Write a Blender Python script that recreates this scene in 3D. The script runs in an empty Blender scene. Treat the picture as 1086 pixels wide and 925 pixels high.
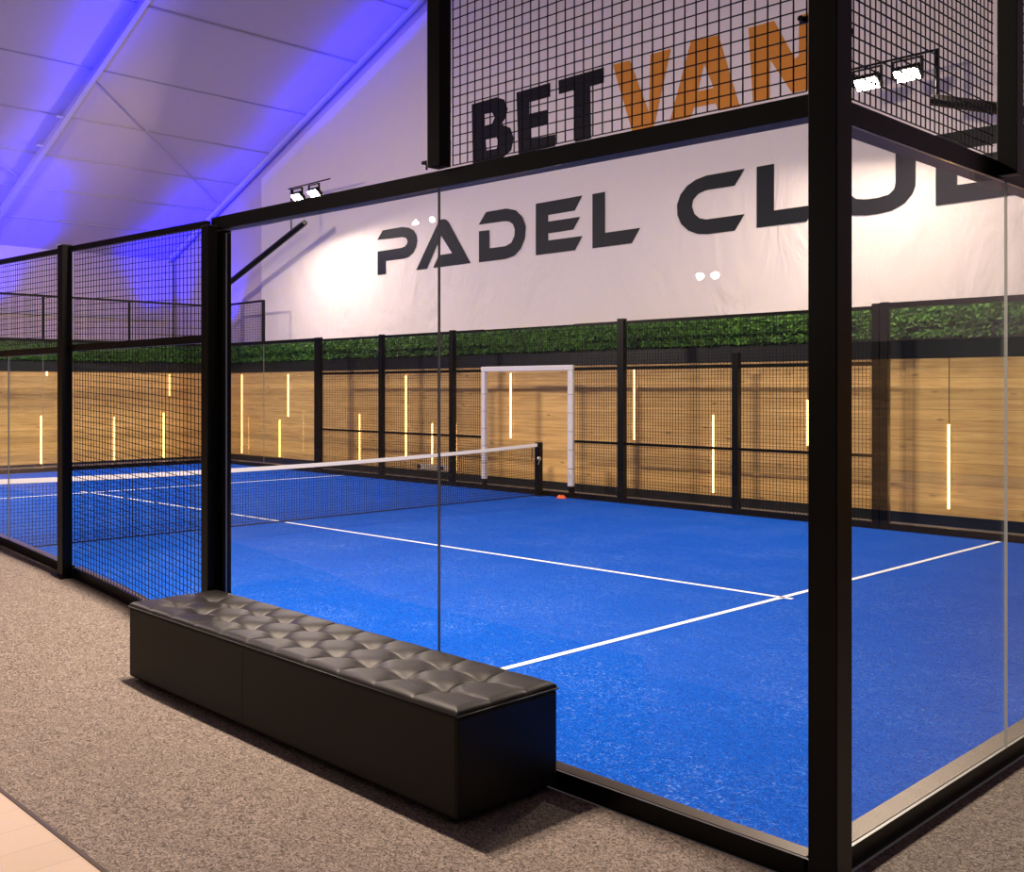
import bpy, bmesh, math, random
from mathutils import Vector
from mathutils.geometry import tessellate_polygon

random.seed(4)
SC = bpy.context.scene
COL = SC.collection
PI = math.pi

# Court axes: u runs along the long side away from the near corner post, v runs across the court,
# z up.  Blender x = -u, y = v.
def W(u, v, z):
    return (-u, v, z)

# ------------------------------------------------------------------ materials
MATS = {}

def nodes(name):
    m = bpy.data.materials.new(name)
    m.use_nodes = True
    nt = m.node_tree
    nt.nodes.clear()
    out = nt.nodes.new('ShaderNodeOutputMaterial')
    MATS[name] = m
    return m, nt, out

def N(nt, kind, **kw):
    n = nt.nodes.new(kind)
    for k, v in kw.items():
        if k.startswith('_'):
            setattr(n, k[1:], v)
        else:
            n.inputs[k.replace('__', ' ')].default_value = v
    return n

def simple(name, col, rough=0.5, metal=0.0, spec=0.5, bump=None, vary=None):
    m, nt, out = nodes(name)
    b = N(nt, 'ShaderNodeBsdfPrincipled')
    b.inputs['Base Color'].default_value = (*col, 1)
    b.inputs['Roughness'].default_value = rough
    b.inputs['Metallic'].default_value = metal
    b.inputs['Specular IOR Level'].default_value = spec
    tc = N(nt, 'ShaderNodeTexCoord')
    if vary:
        sc, amt = vary
        nz = N(nt, 'ShaderNodeTexNoise', Scale=sc, Detail=4.0)
        nt.links.new(tc.outputs['Object'], nz.inputs['Vector'])
        mx = N(nt, 'ShaderNodeMix', _data_type='RGBA')
        mx.inputs[6].default_value = (*[c * (1 - amt) for c in col], 1)
        mx.inputs[7].default_value = (*[min(1, c * (1 + amt)) for c in col], 1)
        nt.links.new(nz.outputs['Fac'], mx.inputs[0])
        nt.links.new(mx.outputs[2], b.inputs['Base Color'])
    if bump:
        sc, st = bump
        nz = N(nt, 'ShaderNodeTexNoise', Scale=sc, Detail=3.0)
        nt.links.new(tc.outputs['Object'], nz.inputs['Vector'])
        bp = N(nt, 'ShaderNodeBump', Strength=st, Distance=0.01)
        nt.links.new(nz.outputs['Fac'], bp.inputs['Height'])
        nt.links.new(bp.outputs['Normal'], b.inputs['Normal'])
    nt.links.new(b.outputs[0], out.inputs[0])
    return m

def emit(name, col, strength):
    m, nt, out = nodes(name)
    e = N(nt, 'ShaderNodeEmission')
    e.inputs[0].default_value = (*col, 1)
    e.inputs[1].default_value = strength
    nt.links.new(e.outputs[0], out.inputs[0])
    return m

steel = simple('black_powder_coat', (0.0020, 0.0019, 0.0018), 0.36, 0.0, 0.20, vary=(3.0, 0.25))
wire = simple('black_wire', (0.004, 0.004, 0.0045), 0.5, 0.0, 0.25)
kerb = simple('brushed_kerb', (0.075, 0.055, 0.038), 0.42, 0.55, 0.5, vary=(9.0, 0.2))
bright = simple('bright_steel', (0.5, 0.48, 0.45), 0.3, 0.9)
rubber = simple('black_rubber', (0.012, 0.012, 0.012), 0.6)
white_pad = simple('white_padding', (0.75, 0.72, 0.70), 0.55, vary=(14.0, 0.08))
white_tape = simple('white_tape', (0.82, 0.80, 0.78), 0.6)
line_white = simple('court_line_white', (0.80, 0.82, 0.85), 0.8, vary=(60.0, 0.1))
ink = simple('dark_navy_print', (0.007, 0.009, 0.014), 0.5, 0, 0.2)
ink_black = simple('black_print', (0.007, 0.006, 0.007), 0.6, 0, 0.2)
ink_orange = simple('orange_print', (0.62, 0.245, 0.035), 0.6, 0, 0.2)
orange_plastic = simple('orange_plastic', (0.85, 0.12, 0.02), 0.4)
fascia = simple('charcoal_fascia', (0.016, 0.018, 0.021), 0.3, 0, 0.5, bump=(3.0, 0.05))
skirt = simple('black_skirting', (0.008, 0.011, 0.016), 0.28)
alu = simple('tent_aluminium', (0.58, 0.53, 0.56), 0.5, 0.1)
cable = simple('tent_cable', (0.42, 0.38, 0.44), 0.6)
tentrail = simple('tent_purlin', (0.44, 0.40, 0.44), 0.6)
box_white = simple('box_white', (0.62, 0.55, 0.47), 0.5)
led = emit('warm_led', (1.0, 0.50, 0.13), 13.0)
lamp_glow = emit('floodlight_lens', (1.0, 0.90, 0.74), 60.0)

# clear glass that lets lamp light through
def make_glass():
    m, nt, out = nodes('clear_glass')
    t = N(nt, 'ShaderNodeBsdfTransparent')
    t.inputs[0].default_value = (0.965, 0.985, 0.985, 1)
    g = N(nt, 'ShaderNodeBsdfGlossy', Roughness=0.0)
    f = N(nt, 'ShaderNodeLayerWeight', Blend=0.5)
    pw = N(nt, 'ShaderNodeMath', _operation='POWER')
    pw.inputs[1].default_value = 5.0
    fr = N(nt, 'ShaderNodeMapRange')
    fr.inputs['To Min'].default_value = 0.016
    fr.inputs['To Max'].default_value = 0.9
    mx = N(nt, 'ShaderNodeMixShader')
    nt.links.new(f.outputs['Facing'], pw.inputs[0])
    nt.links.new(pw.outputs[0], fr.inputs['Value'])
    nt.links.new(fr.outputs[0], mx.inputs[0])
    nt.links.new(t.outputs[0], mx.inputs[1])
    nt.links.new(g.outputs[0], mx.inputs[2])
    nt.links.new(mx.outputs[0], out.inputs[0])
    return m
glass = make_glass()
glass_edge = simple('glass_edge', (0.36, 0.37, 0.34), 0.15, 0.0, 0.8)

def make_turf():
    m, nt, out = nodes('blue_turf')
    tc = N(nt, 'ShaderNodeTexCoord')
    b = N(nt, 'ShaderNodeBsdfPrincipled', Roughness=0.9)
    b.inputs['Specular IOR Level'].default_value = 0.04
    L = nt.links.new
    n1 = N(nt, 'ShaderNodeTexNoise', Scale=48.0, Detail=2.5, Distortion=2.2)
    n2 = N(nt, 'ShaderNodeTexNoise', Scale=1.1, Detail=5.0, Roughness=0.65)
    n3 = N(nt, 'ShaderNodeTexNoise', Scale=22.0, Detail=5.0, Roughness=0.75, Distortion=2.5)
    for n in (n1, n2, n3):
        L(tc.outputs['Object'], n.inputs['Vector'])
    r1 = N(nt, 'ShaderNodeValToRGB')
    r1.color_ramp.elements[0].position = 0.32
    r1.color_ramp.elements[0].color = (0.0004, 0.034, 0.28, 1)
    r1.color_ramp.elements[1].position = 0.72
    r1.color_ramp.elements[1].color = (0.001, 0.112, 0.63, 1)
    L(n1.outputs['Fac'], r1.inputs[0])
    # sand scattered in worn patches
    mul = N(nt, 'ShaderNodeMath', _operation='MULTIPLY')
    rs = N(nt, 'ShaderNodeValToRGB')
    rs.color_ramp.elements[0].position = 0.54
    rs.color_ramp.elements[0].color = (0, 0, 0, 1)
    rs.color_ramp.elements[1].position = 0.66
    rs.color_ramp.elements[1].color = (1, 1, 1, 1)
    rp = N(nt, 'ShaderNodeValToRGB')
    rp.color_ramp.elements[0].position = 0.42
    rp.color_ramp.elements[0].color = (0.12, 0.12, 0.12, 1)
    rp.color_ramp.elements[1].position = 0.72
    rp.color_ramp.elements[1].color = (0.85, 0.85, 0.85, 1)
    L(n3.outputs['Fac'], rs.inputs[0])
    L(n2.outputs['Fac'], rp.inputs[0])
    L(rs.outputs[0], mul.inputs[0])
    L(rp.outputs[0], mul.inputs[1])
    mx = N(nt, 'ShaderNodeMix', _data_type='RGBA')
    mx.inputs[7].default_value = (0.24, 0.42, 0.85, 1)
    L(mul.outputs[0], mx.inputs[0])
    L(r1.outputs[0], mx.inputs[6])
    L(mx.outputs[2], b.inputs['Base Color'])
    bp = N(nt, 'ShaderNodeBump', Strength=0.6, Distance=0.012)
    L(n1.outputs['Fac'], bp.inputs['Height'])
    L(bp.outputs['Normal'], b.inputs['Normal'])
    L(b.outputs[0], out.inputs[0])
    return m
turf = make_turf()

def make_carpet():
    m, nt, out = nodes('grey_loop_carpet')
    tc = N(nt, 'ShaderNodeTexCoord')
    b = N(nt, 'ShaderNodeBsdfPrincipled', Roughness=0.95)
    b.inputs['Specular IOR Level'].default_value = 0.1
    L = nt.links.new
    n1 = N(nt, 'ShaderNodeTexNoise', Scale=30.0, Detail=1.2, Distortion=3.2)
    n2 = N(nt, 'ShaderNodeTexNoise', Scale=170.0, Detail=2.0)
    L(tc.outputs['Object'], n1.inputs['Vector'])
    L(tc.outputs['Object'], n2.inputs['Vector'])
    add = N(nt, 'ShaderNodeMix', _data_type='FLOAT')
    add.inputs[0].default_value = 0.22
    L(n1.outputs['Fac'], add.inputs[2])
    L(n2.outputs['Fac'], add.inputs[3])
    r = N(nt, 'ShaderNodeValToRGB')
    r.color_ramp.elements[0].position = 0.38
    r.color_ramp.elements[0].color = (0.072, 0.060, 0.053, 1)
    r.color_ramp.elements[1].position = 0.64
    r.color_ramp.elements[1].color = (0.27, 0.228, 0.198, 1)
    L(add.outputs[0], r.inputs[0])
    L(r.outputs[0], b.inputs['Base Color'])
    bp = N(nt, 'ShaderNodeBump', Strength=0.5, Distance=0.008)
    L(add.outputs[0], bp.inputs['Height'])
    L(bp.outputs['Normal'], b.inputs['Normal'])
    L(b.outputs[0], out.inputs[0])
    return m
carpet = make_carpet()

def make_wood(name, axis):
    """horizontal timber boards; axis 0: boards run along x, 1: along y"""
    m, nt, out = nodes(name)
    tc = N(nt, 'ShaderNodeTexCoord')
    b = N(nt, 'ShaderNodeBsdfPrincipled', Roughness=0.55)
    L = nt.links.new
    mp = N(nt, 'ShaderNodeMapping')
    mp.inputs['Scale'].default_value = (0.5, 1, 9.0) if axis == 0 else (1, 0.5, 9.0)
    L(tc.outputs['Object'], mp.inputs['Vector'])
    g = N(nt, 'ShaderNodeTexNoise', Scale=2.6, Detail=7.0, Roughness=0.62, Distortion=0.7)
    L(mp.outputs[0], g.inputs['Vector'])
    r = N(nt, 'ShaderNodeValToRGB')
    e = r.color_ramp.elements
    e[0].position = 0.30
    e[0].color = (0.54, 0.30, 0.09, 1)
    e[1].position = 0.70
    e[1].color = (0.88, 0.57, 0.205, 1)
    L(g.outputs['Fac'], r.inputs[0])
    # board to board tone and dark joints
    sep = N(nt, 'ShaderNodeSeparateXYZ')
    L(tc.outputs['Object'], sep.inputs[0])
    dv = N(nt, 'ShaderNodeMath', _operation='DIVIDE')
    dv.inputs[1].default_value = 0.145
    L(sep.outputs['Z'], dv.inputs[0])
    fl = N(nt, 'ShaderNodeMath', _operation='FLOOR')
    fr = N(nt, 'ShaderNodeMath', _operation='FRACT')
    L(dv.outputs[0], fl.inputs[0])
    L(dv.outputs[0], fr.inputs[0])
    wn = N(nt, 'ShaderNodeTexWhiteNoise', _noise_dimensions='1D')
    L(fl.outputs[0], wn.inputs['W'])
    mr = N(nt, 'ShaderNodeMapRange')
    mr.inputs['To Min'].default_value = 0.80
    mr.inputs['To Max'].default_value = 1.12
    L(wn.outputs['Value'], mr.inputs['Value'])
    jt = N(nt, 'ShaderNodeMath', _operation='GREATER_THAN')
    jt.inputs[1].default_value = 0.035
    L(fr.outputs[0], jt.inputs[0])
    jm = N(nt, 'ShaderNodeMapRange')
    jm.inputs['To Min'].default_value = 0.45
    jm.inputs['To Max'].default_value = 1.0
    L(jt.outputs[0], jm.inputs['Value'])
    mu = N(nt, 'ShaderNodeMath', _operation='MULTIPLY')
    L(mr.outputs[0], mu.inputs[0])
    L(jm.outputs[0], mu.inputs[1])
    # knots
    mk = N(nt, 'ShaderNodeMapping')
    mk.inputs['Scale'].default_value = (1.3, 1, 4.2) if axis == 0 else (1, 1.3, 4.2)
    L(tc.outputs['Object'], mk.inputs['Vector'])
    vo = N(nt, 'ShaderNodeTexVoronoi', Scale=1.5)
    L(mk.outputs[0], vo.inputs['Vector'])
    kr = N(nt, 'ShaderNodeMapRange')
    kr.inputs['From Min'].default_value = 0.035
    kr.inputs['From Max'].default_value = 0.14
    kr.inputs['To Min'].default_value = 0.40
    kr.inputs['To Max'].default_value = 1.0
    L(vo.outputs['Distance'], kr.inputs['Value'])
    m2 = N(nt, 'ShaderNodeMath', _operation='MULTIPLY')
    L(mu.outputs[0], m2.inputs[0])
    L(kr.outputs[0], m2.inputs[1])
    hs = N(nt, 'ShaderNodeVectorMath', _operation='SCALE')
    L(r.outputs[0], hs.inputs[0])
    L(m2.outputs[0], hs.inputs['Scale'])
    L(hs.outputs[0], b.inputs['Base Color'])
    L(b.outputs[0], out.inputs[0])
    return m
wood_x = make_wood('pine_boards_long', 0)
wood_y = make_wood('pine_boards_end', 1)

def make_fabric(name, col, scale, strength):
    m, nt, out = nodes(name)
    tc = N(nt, 'ShaderNodeTexCoord')
    b = N(nt, 'ShaderNodeBsdfPrincipled', Roughness=0.7)
    b.inputs['Base Color'].default_value = (*col, 1)
    b.inputs['Specular IOR Level'].default_value = 0.2
    mp = N(nt, 'ShaderNodeMapping')
    mp.inputs['Scale'].default_value = (1.0, 1.0, 0.45)
    nt.links.new(tc.outputs['Object'], mp.inputs['Vector'])
    nz = N(nt, 'ShaderNodeTexNoise', Scale=scale, Detail=5.0, Distortion=0.8)
    nt.links.new(mp.outputs[0], nz.inputs['Vector'])
    bp = N(nt, 'ShaderNodeBump', Strength=strength, Distance=0.08)
    nt.links.new(nz.outputs['Fac'], bp.inputs['Height'])
    nt.links.new(bp.outputs['Normal'], b.inputs['Normal'])
    nt.links.new(b.outputs[0], out.inputs[0])
    return m
banner_mat = make_fabric('white_banner_vinyl', (0.76, 0.69, 0.66), 1.6, 0.7)
tent_mat = make_fabric('white_tent_membrane', (0.56, 0.47, 0.52), 0.6, 0.18)

def make_leaf():
    m, nt, out = nodes('artificial_leaves')
    b = N(nt, 'ShaderNodeBsdfPrincipled', Roughness=0.6)
    b.inputs['Specular IOR Level'].default_value = 0.25
    ge = N(nt, 'ShaderNodeNewGeometry')
    r = N(nt, 'ShaderNodeValToRGB')
    r.color_ramp.elements[0].color = (0.006, 0.030, 0.006, 1)
    r.color_ramp.elements[1].color = (0.085, 0.215, 0.028, 1)
    nt.links.new(ge.outputs['Random Per Island'], r.inputs[0])
    nt.links.new(r.outputs[0], b.inputs['Base Color'])
    nt.links.new(b.outputs[0], out.inputs[0])
    return m
leaf = make_leaf()
hedge_back = simple('hedge_backing', (0.006, 0.022, 0.006), 0.8)

def make_leather():
    m, nt, out = nodes('black_leather')
    tc = N(nt, 'ShaderNodeTexCoord')
    b = N(nt, 'ShaderNodeBsdfPrincipled', Roughness=0.5)
    b.inputs['Base Color'].default_value = (0.0042, 0.0032, 0.0026, 1)
    b.inputs['Specular IOR Level'].default_value = 0.30
    vo = N(nt, 'ShaderNodeTexVoronoi', Scale=260.0)
    nt.links.new(tc.outputs['Object'], vo.inputs['Vector'])
    bp = N(nt, 'ShaderNodeBump', Strength=0.12, Distance=0.002)
    nt.links.new(vo.outputs['Distance'], bp.inputs['Height'])
    nt.links.new(bp.outputs['Normal'], b.inputs['Normal'])
    nt.links.new(b.outputs[0], out.inputs[0])
    return m
leather = make_leather()

def make_tile():
    m, nt, out = nodes('cream_plank_floor')
    tc = N(nt, 'ShaderNodeTexCoord')
    b = N(nt, 'ShaderNodeBsdfPrincipled', Roughness=0.4)
    br = N(nt, 'ShaderNodeTexBrick', Scale=1.0)
    br.inputs['Color1'].default_value = (0.47, 0.37, 0.27, 1)
    br.inputs['Color2'].default_value = (0.44, 0.345, 0.25, 1)
    br.inputs['Mortar'].default_value = (0.36, 0.29, 0.22, 1)
    br.inputs['Mortar Size'].default_value = 0.003
    br.inputs['Brick Width'].default_value = 1.2
    br.inputs['Row Height'].default_value = 0.2
    mp = N(nt, 'ShaderNodeMapping')
    mp.inputs['Rotation'].default_value = (0, 0, PI / 2)
    nt.links.new(tc.outputs['Object'], mp.inputs['Vector'])
    nt.links.new(mp.outputs[0], br.inputs['Vector'])
    nt.links.new(br.outputs['Color'], b.inputs['Base Color'])
    nt.links.new(b.outputs[0], out.inputs[0])
    return m
tile = make_tile()

# ------------------------------------------------------------------ mesh building
class MB:
    """collects shapes given in (u, v, z); build() links them as one mesh object"""
    def __init__(self):
        self.v, self.f, self.mi = [], [], []
    def quadbox(self, pts, mi=0):
        b = len(self.v)
        self.v += [W(*p) for p in pts]
        for q in ((0, 3, 2, 1), (4, 5, 6, 7), (0, 1, 5, 4), (1, 2, 6, 5), (2, 3, 7, 6), (3, 0, 4, 7)):
            self.f.append(tuple(b + i for i in q))
            self.mi.append(mi)
        return self
    def box(self, u0, u1, v0, v1, z0, z1, mi=0):
        return self.quadbox([(u0, v0, z0), (u1, v0, z0), (u1, v1, z0), (u0, v1, z0),
                             (u0, v0, z1), (u1, v0, z1), (u1, v1, z1), (u0, v1, z1)], mi)
    def ubar(self, u0, u1, v0, v1, zb, zt, n=1):
        """a bar running along u whose bottom and top follow functions of u"""
        for i in range(n):
            a = u0 + (u1 - u0) * i / n
            b = u0 + (u1 - u0) * (i + 1) / n
            self.quadbox([(a, v0, zb(a)), (b, v0, zb(b)), (b, v1, zb(b)), (a, v1, zb(a)),
                          (a, v0, zt(a)), (b, v0, zt(b)), (b, v1, zt(b)), (a, v1, zt(a))])
        return self
    def tube(self, p0, p1, r, n=8, r1=None):
        r1 = r if r1 is None else r1
        p0, p1 = Vector(p0), Vector(p1)
        d = (p1 - p0).normalized()
        a = d.cross(Vector((0, 0, 1)) if abs(d.z) < 0.9 else Vector((1, 0, 0))).normalized()
        c = d.cross(a)
        b = len(self.v)
        for p, rr in ((p0, r), (p1, r1)):
            for i in range(n):
                t = 2 * PI * i / n
                self.v.append(W(*(p + a * rr * math.cos(t) + c * rr * math.sin(t))))
        for i in range(n):
            j = (i + 1) % n
            self.f.append((b + i, b + j, b + n + j, b + n + i))
            self.mi.append(0)
        self.f.append(tuple(b + i for i in range(n)))
        self.f.append(tuple(b + n + i for i in reversed(range(n))))
        self.mi += [0, 0]
        return self
    def poly(self, pts, holes=(), v=0.0):
        """flat shape in a plane of constant v; pts are (u, z)"""
        loops = [[Vector((p[0], p[1], 0)) for p in l] for l in [pts, *holes]]
        tris = tessellate_polygon(loops)
        b = len(self.v)
        for l in loops:
            self.v += [W(p.x, v, p.y) for p in l]
        for t in tris:
            self.f.append(tuple(b + i for i in t))
            self.mi.append(0)
        return self
    def build(self, name, mat, parent=None, recalc=True, smooth=False, bevel=0.0, flip=None):
        me = bpy.data.meshes.new(name)
        me.from_pydata(self.v, [], self.f)
        mats = mat if isinstance(mat, (list, tuple)) else [mat]
        for m in mats:
            me.materials.append(m)
        if len(mats) > 1:
            me.polygons.foreach_set('material_index', self.mi)
        if recalc:
            bm = bmesh.new()
            bm.from_mesh(me)
            bmesh.ops.recalc_face_normals(bm, faces=bm.faces)
            bm.to_mesh(me)
            bm.free()
        if flip:
            bm = bmesh.new()
            bm.from_mesh(me)
            for f in bm.faces:
                f.normal_update()
                if f.normal.dot(Vector(flip)) < 0:
                    f.normal_flip()
            bm.to_mesh(me)
            bm.free()
        if smooth:
            me.polygons.foreach_set('use_smooth', [True] * len(me.polygons))
        me.update()
        o = bpy.data.objects.new(name, me)
        COL.objects.link(o)
        if bevel:
            md = o.modifiers.new('soft_edge', 'BEVEL')
            md.width = bevel
            md.segments = 2
            md.limit_method = 'ANGLE'
        if parent is not None:
            put(o, parent)
        return o

def put(o, parent):
    o.parent = parent
    l = parent.location
    o.location = (o.location[0] - l[0], o.location[1] - l[1], o.location[2] - l[2])

def thing(name, label, cat, loc, group=None):
    o = bpy.data.objects.new(name, None)
    COL.objects.link(o)
    o.empty_display_size = 0.1
    o.location = W(*loc)
    return tag(o, label, cat, group)

def tag(o, label, cat, group=None, kind=None):
    o['label'] = label
    if cat:
        o['category'] = cat
    if group:
        o['group'] = group
    if kind:
        o['kind'] = kind
    return o

def box(u0, u1, v0, v1, z0, z1):
    return MB().box(u0, u1, v0, v1, z0, z1)

def copy_thing(root, loc, label):
    r = root.copy()
    COL.objects.link(r)
    r.location = loc
    r['label'] = label
    for ch in root.children:
        c = ch.copy()
        COL.objects.link(c)
        c.parent = r
        for g in ch.children:
            d = g.copy()
            COL.objects.link(d)
            d.parent = c
    return r

def wires_u(u0, u1, v, zb, zt, pitch=0.05, w=0.005):
    """welded wire panel in a plane of constant v, zb / zt functions of u"""
    m = MB()
    h = w / 2
    n = max(1, round((u1 - u0) / pitch))
    for i in range(n + 1):
        u = u0 + (u1 - u0) * i / n
        m.box(u - h, u + h, v - h, v + h, zb(u), zt(u))
    za, zc = zb((u0 + u1) / 2), zt((u0 + u1) / 2)
    k = max(1, round((zc - za) / pitch))
    for j in range(k + 1):
        t = j / k
        f = lambda u, t=t: zb(u) + (zt(u) - zb(u)) * t
        m.ubar(u0, u1, v - h - w, v + h - w, lambda u: f(u) - h, lambda u: f(u) + h, 3)
    return m

def wires_v(v0, v1, u, z0, z1, pitch=0.05, w=0.005):
    m = MB()
    h = w / 2
    n = max(1, round((v1 - v0) / pitch))
    for i in range(n + 1):
        v = v0 + (v1 - v0) * i / n
        m.box(u - h, u + h, v - h, v + h, z0, z1)
    k = max(1, round((z1 - z0) / pitch))
    for j in range(k + 1):
        z = z0 + (z1 - z0) * j / k
        m.box(u - h - w, u + h - w, v0, v1, z - h, z + h)
    return m

def pane(u0, u1, v0, v1, z0, z1):
    """a glass pane: thin side faces carry the edge material"""
    m = MB().box(u0, u1, v0, v1, z0, z1)
    alongu = (u1 - u0) > (v1 - v0)
    # face order of quadbox: bottom, top, v0 side, u1 side, v1 side, u0 side
    m.mi = [1, 1, 0, 1, 0, 1] if alongu else [1, 1, 1, 0, 1, 0]
    return m

def const(c):
    return lambda u: c

# gentle rise of the walkway floor along the near side, beyond the bench
RP = [(3.7, 0.0), (4.3, 0.03), (5.27, 0.19), (6.67, 0.29), (7.9, 0.36), (9.5, 0.41), (22.0, 0.41)]
def ramp(u):
    if u <= RP[0][0]:
        return 0.0
    for (a, za), (b, zb) in zip(RP, RP[1:]):
        if u <= b:
            return za + (zb - za) * (u - a) / (b - a)
    return RP[-1][1]

VF = 10.6        # far long side of the court
VG = 11.6        # gable wall
UE = 21.6        # boarded partition at the far end
UT = 23.9        # tent side wall behind it
RU, RZ = 7.0, 13.07
def roof_z(u):
    return RZ - 0.44 * abs(u - RU)

# ------------------------------------------------------------------ setting
m = MB()
us = [-9 + 0.25 * i for i in range(int((22 + 9) / 0.25) + 1)]
for a, b in zip(us, us[1:]):
    k = len(m.v)
    m.v += [W(a, -2.03, ramp(a)), W(b, -2.03, ramp(b)), W(b, -0.012, ramp(b)), W(a, -0.012, ramp(a))]
    m.f.append((k, k + 1, k + 2, k + 3))
def flat(m, u0, u1, v0, v1, z):
    k = len(m.v)
    m.v += [W(u0, v0, z), W(u1, v0, z), W(u1, v1, z), W(u0, v1, z)]
    m.f.append((k, k + 1, k + 2, k + 3))
flat(m, -9, -0.012, -0.012, VG, 0)
flat(m, -0.012, UE, VF + 0.11, VG, 0)
flat(m, 20.12, UE, -0.012, VF + 0.11, 0)
m.mi = [0] * len(m.f)
o = m.build('floor', carpet, flip=(0, 0, 1))
tag(o, 'grey brown patterned carpet walkway around the court', None, kind='structure')

m = MB()
for a, b in zip(us, us[1:]):
    k = len(m.v)
    m.v += [W(a, -12, ramp(a)), W(b, -12, ramp(b)), W(b, -2.03, ramp(b)), W(a, -2.03, ramp(a))]
    m.f.append((k, k + 1, k + 2, k + 3))
m.mi = [0] * len(m.f)
o = m.build('floor_2', tile, flip=(0, 0, 1))
tag(o, 'cream plank floor beside the carpet', None, kind='structure')
tr = MB()
for a, b in zip(us, us[1:]):
    tr.quadbox([(a, -2.045, ramp(a)), (b, -2.045, ramp(b)), (b, -2.025, ramp(b)), (a, -2.025, ramp(a)),
                (a, -2.045, ramp(a) + .004), (b, -2.045, ramp(b) + .004), (b, -2.025, ramp(b) + .004), (a, -2.025, ramp(a) + .004)])
tag(tr.build('trim_1', kerb), 'thin metal edge strip between carpet and cream floor', None, kind='structure')

court = box(0.1, 19.9, 0.1, VF, -0.03, 0.0).build('floor_3', turf)
tag(court, 'blue artificial turf playing surface of the padel court', None, kind='structure')
def line(a, b, w):
    a, b = Vector((*a, 0)), Vector((*b, 0))
    n = (b - a).cross(Vector((0, 0, 1))).normalized() * w / 2
    q = [a - n, b - n, b + n, a + n]
    mm = MB()
    mm.quadbox([(p.x, p.y, 0.0005) for p in q] + [(p.x, p.y, 0.004) for p in q])
    return mm
line((2.74, 0.11), (2.64, 10.55), 0.05).build('court_line', line_white, court)
line((2.60, 5.17), (9.60, 4.84), 0.05).build('court_line', line_white, court)
line((9.70, 4.84), (15.40, 4.55), 0.05).build('court_line', line_white, court)
line((15.15, 0.11), (15.0, 10.55), 0.05).build('court_line', line_white, court)

# gable wall, end wall, roof
m = MB().poly([(UT, 0), (UT, roof_z(UT)), (RU, RZ), (-9, roof_z(-9)), (-9, 0)], v=VG + 0.06)
gable = m.build('wall_back', tent_mat, recalc=False, flip=(0, -1, 0))
tag(gable, 'white tent gable wall behind the banner', None, kind='structure')
m = MB()
m.v = [W(UT, -12, 0), W(UT, VG + .06, 0), W(UT, VG + .06, roof_z(UT)), W(UT, -12, roof_z(UT))]
m.f = [(0, 1, 2, 3)]
tentw = m.build('wall_left', tent_mat, recalc=False, flip=(1, 0, 0))
tag(tentw, 'pale tent side wall beyond the far end of the court', None, kind='structure')
endw = box(UE + .051, UE + .12, -12, VG + .05, 0, 3.04).build('wall_end', fascia)
tag(endw, 'low boarded partition wall beyond the far end of the court', None, kind='structure')
m = MB()
m.v = [W(UT, -12, roof_z(UT)), W(UT, VG + .06, roof_z(UT)), W(RU, VG + .06, RZ), W(RU, -12, RZ),
       W(-9, VG + .06, roof_z(-9)), W(-9, -12, roof_z(-9))]
m.f = [(0, 1, 2, 3), (3, 2, 4, 5)]
roof = m.build('ceiling', tent_mat, recalc=False, flip=(0, 0, -1))
tag(roof, 'white tent roof membrane washed with blue light', None, kind='structure')

# wood cladding, skirting, fascia on both walls
def strip(nm, u0, u1, z0, z1, mat, d, par):
    return box(u0, u1, VG - d, VG + 0.05, z0, z1).build(nm, mat, par)
def strip_end(nm, v0, v1, z0, z1, mat, d, par):
    return box(UE - d, UE + 0.05, v0, v1, z0, z1).build(nm, mat, par)
strip('wood_cladding', -9, UE, 0.15, 2.31, wood_x, 0.0, gable)
strip('skirting', -9, UE, 0.0, 0.148, skirt, 0.012, gable)
strip('fascia', -9, UE, 2.312, 2.56, fascia, 0.03, gable)
strip_end('wood_cladding', -12, VG - 0.001, 0.06, 2.31, wood_y, 0.0, endw)
strip_end('skirting', -12, VG - 0.014, 0.0, 0.058, skirt, 0.012, endw)
strip_end('fascia', -12, VG - 0.032, 2.312, 2.56, fascia, 0.03, endw)
# girts on the tent side wall fabric
box(UT - .06, UT - .001, -12, VG - .02, 3.86, 3.97).build('girt', tentrail, tentw)
for vv in (5.6, 8.3):
    box(UT - .06, UT - .001, vv - .06, vv + .06, 0, 3.855).build('upright', tentrail, tentw)

# artificial hedge
def hedge(name, label, place, length, n):
    m = MB()
    for _ in range(n):
        a = random.random() * length
        z = 2.60 + random.random() * 0.40
        d = 0.075 + random.random() * 0.045
        s = 0.022 + random.random() * 0.025
        ax = Vector((random.uniform(-1, 1), random.uniform(-.3, .6), random.uniform(-1, 1))).normalized()
        nn = Vector((random.uniform(-.7, .7), -1, random.uniform(-.4, .9))).normalized()
        sd = ax.cross(nn).normalized()
        ax = nn.cross(sd)
        k = len(m.v)
        for p in (ax * s * 1.4, sd * s * .6, -ax * s * 1.4, -sd * s * .6):
            m.v.append(W(*place(a + p.x, d - p.y, z + p.z)))
        m.f.append((k, k + 1, k + 2, k + 3))
    m.mi = [0] * len(m.f)
    o = m.build(name, leaf, recalc=False)
    tag(o, label, 'hedge', kind='stuff')
    return o
h1 = hedge('artificial_hedge', 'green artificial hedge strip under the big white banner', lambda a, d, z: (1.55 + a, VG - d, z), 19.8, 15000)
box(1.5, UE - .13, VG - 0.02, VG - 0.001, 2.562, 3.04).build('backing', hedge_back, h1)
h2 = hedge('artificial_hedge', 'green artificial hedge strip on the end wall above the amber lit boards', lambda a, d, z: (UE - d, a, z), 11.4, 8000)
box(UE - 0.02, UE - 0.001, 0, VG - 0.13, 2.562, 3.04).build('backing', hedge_back, h2)

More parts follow.
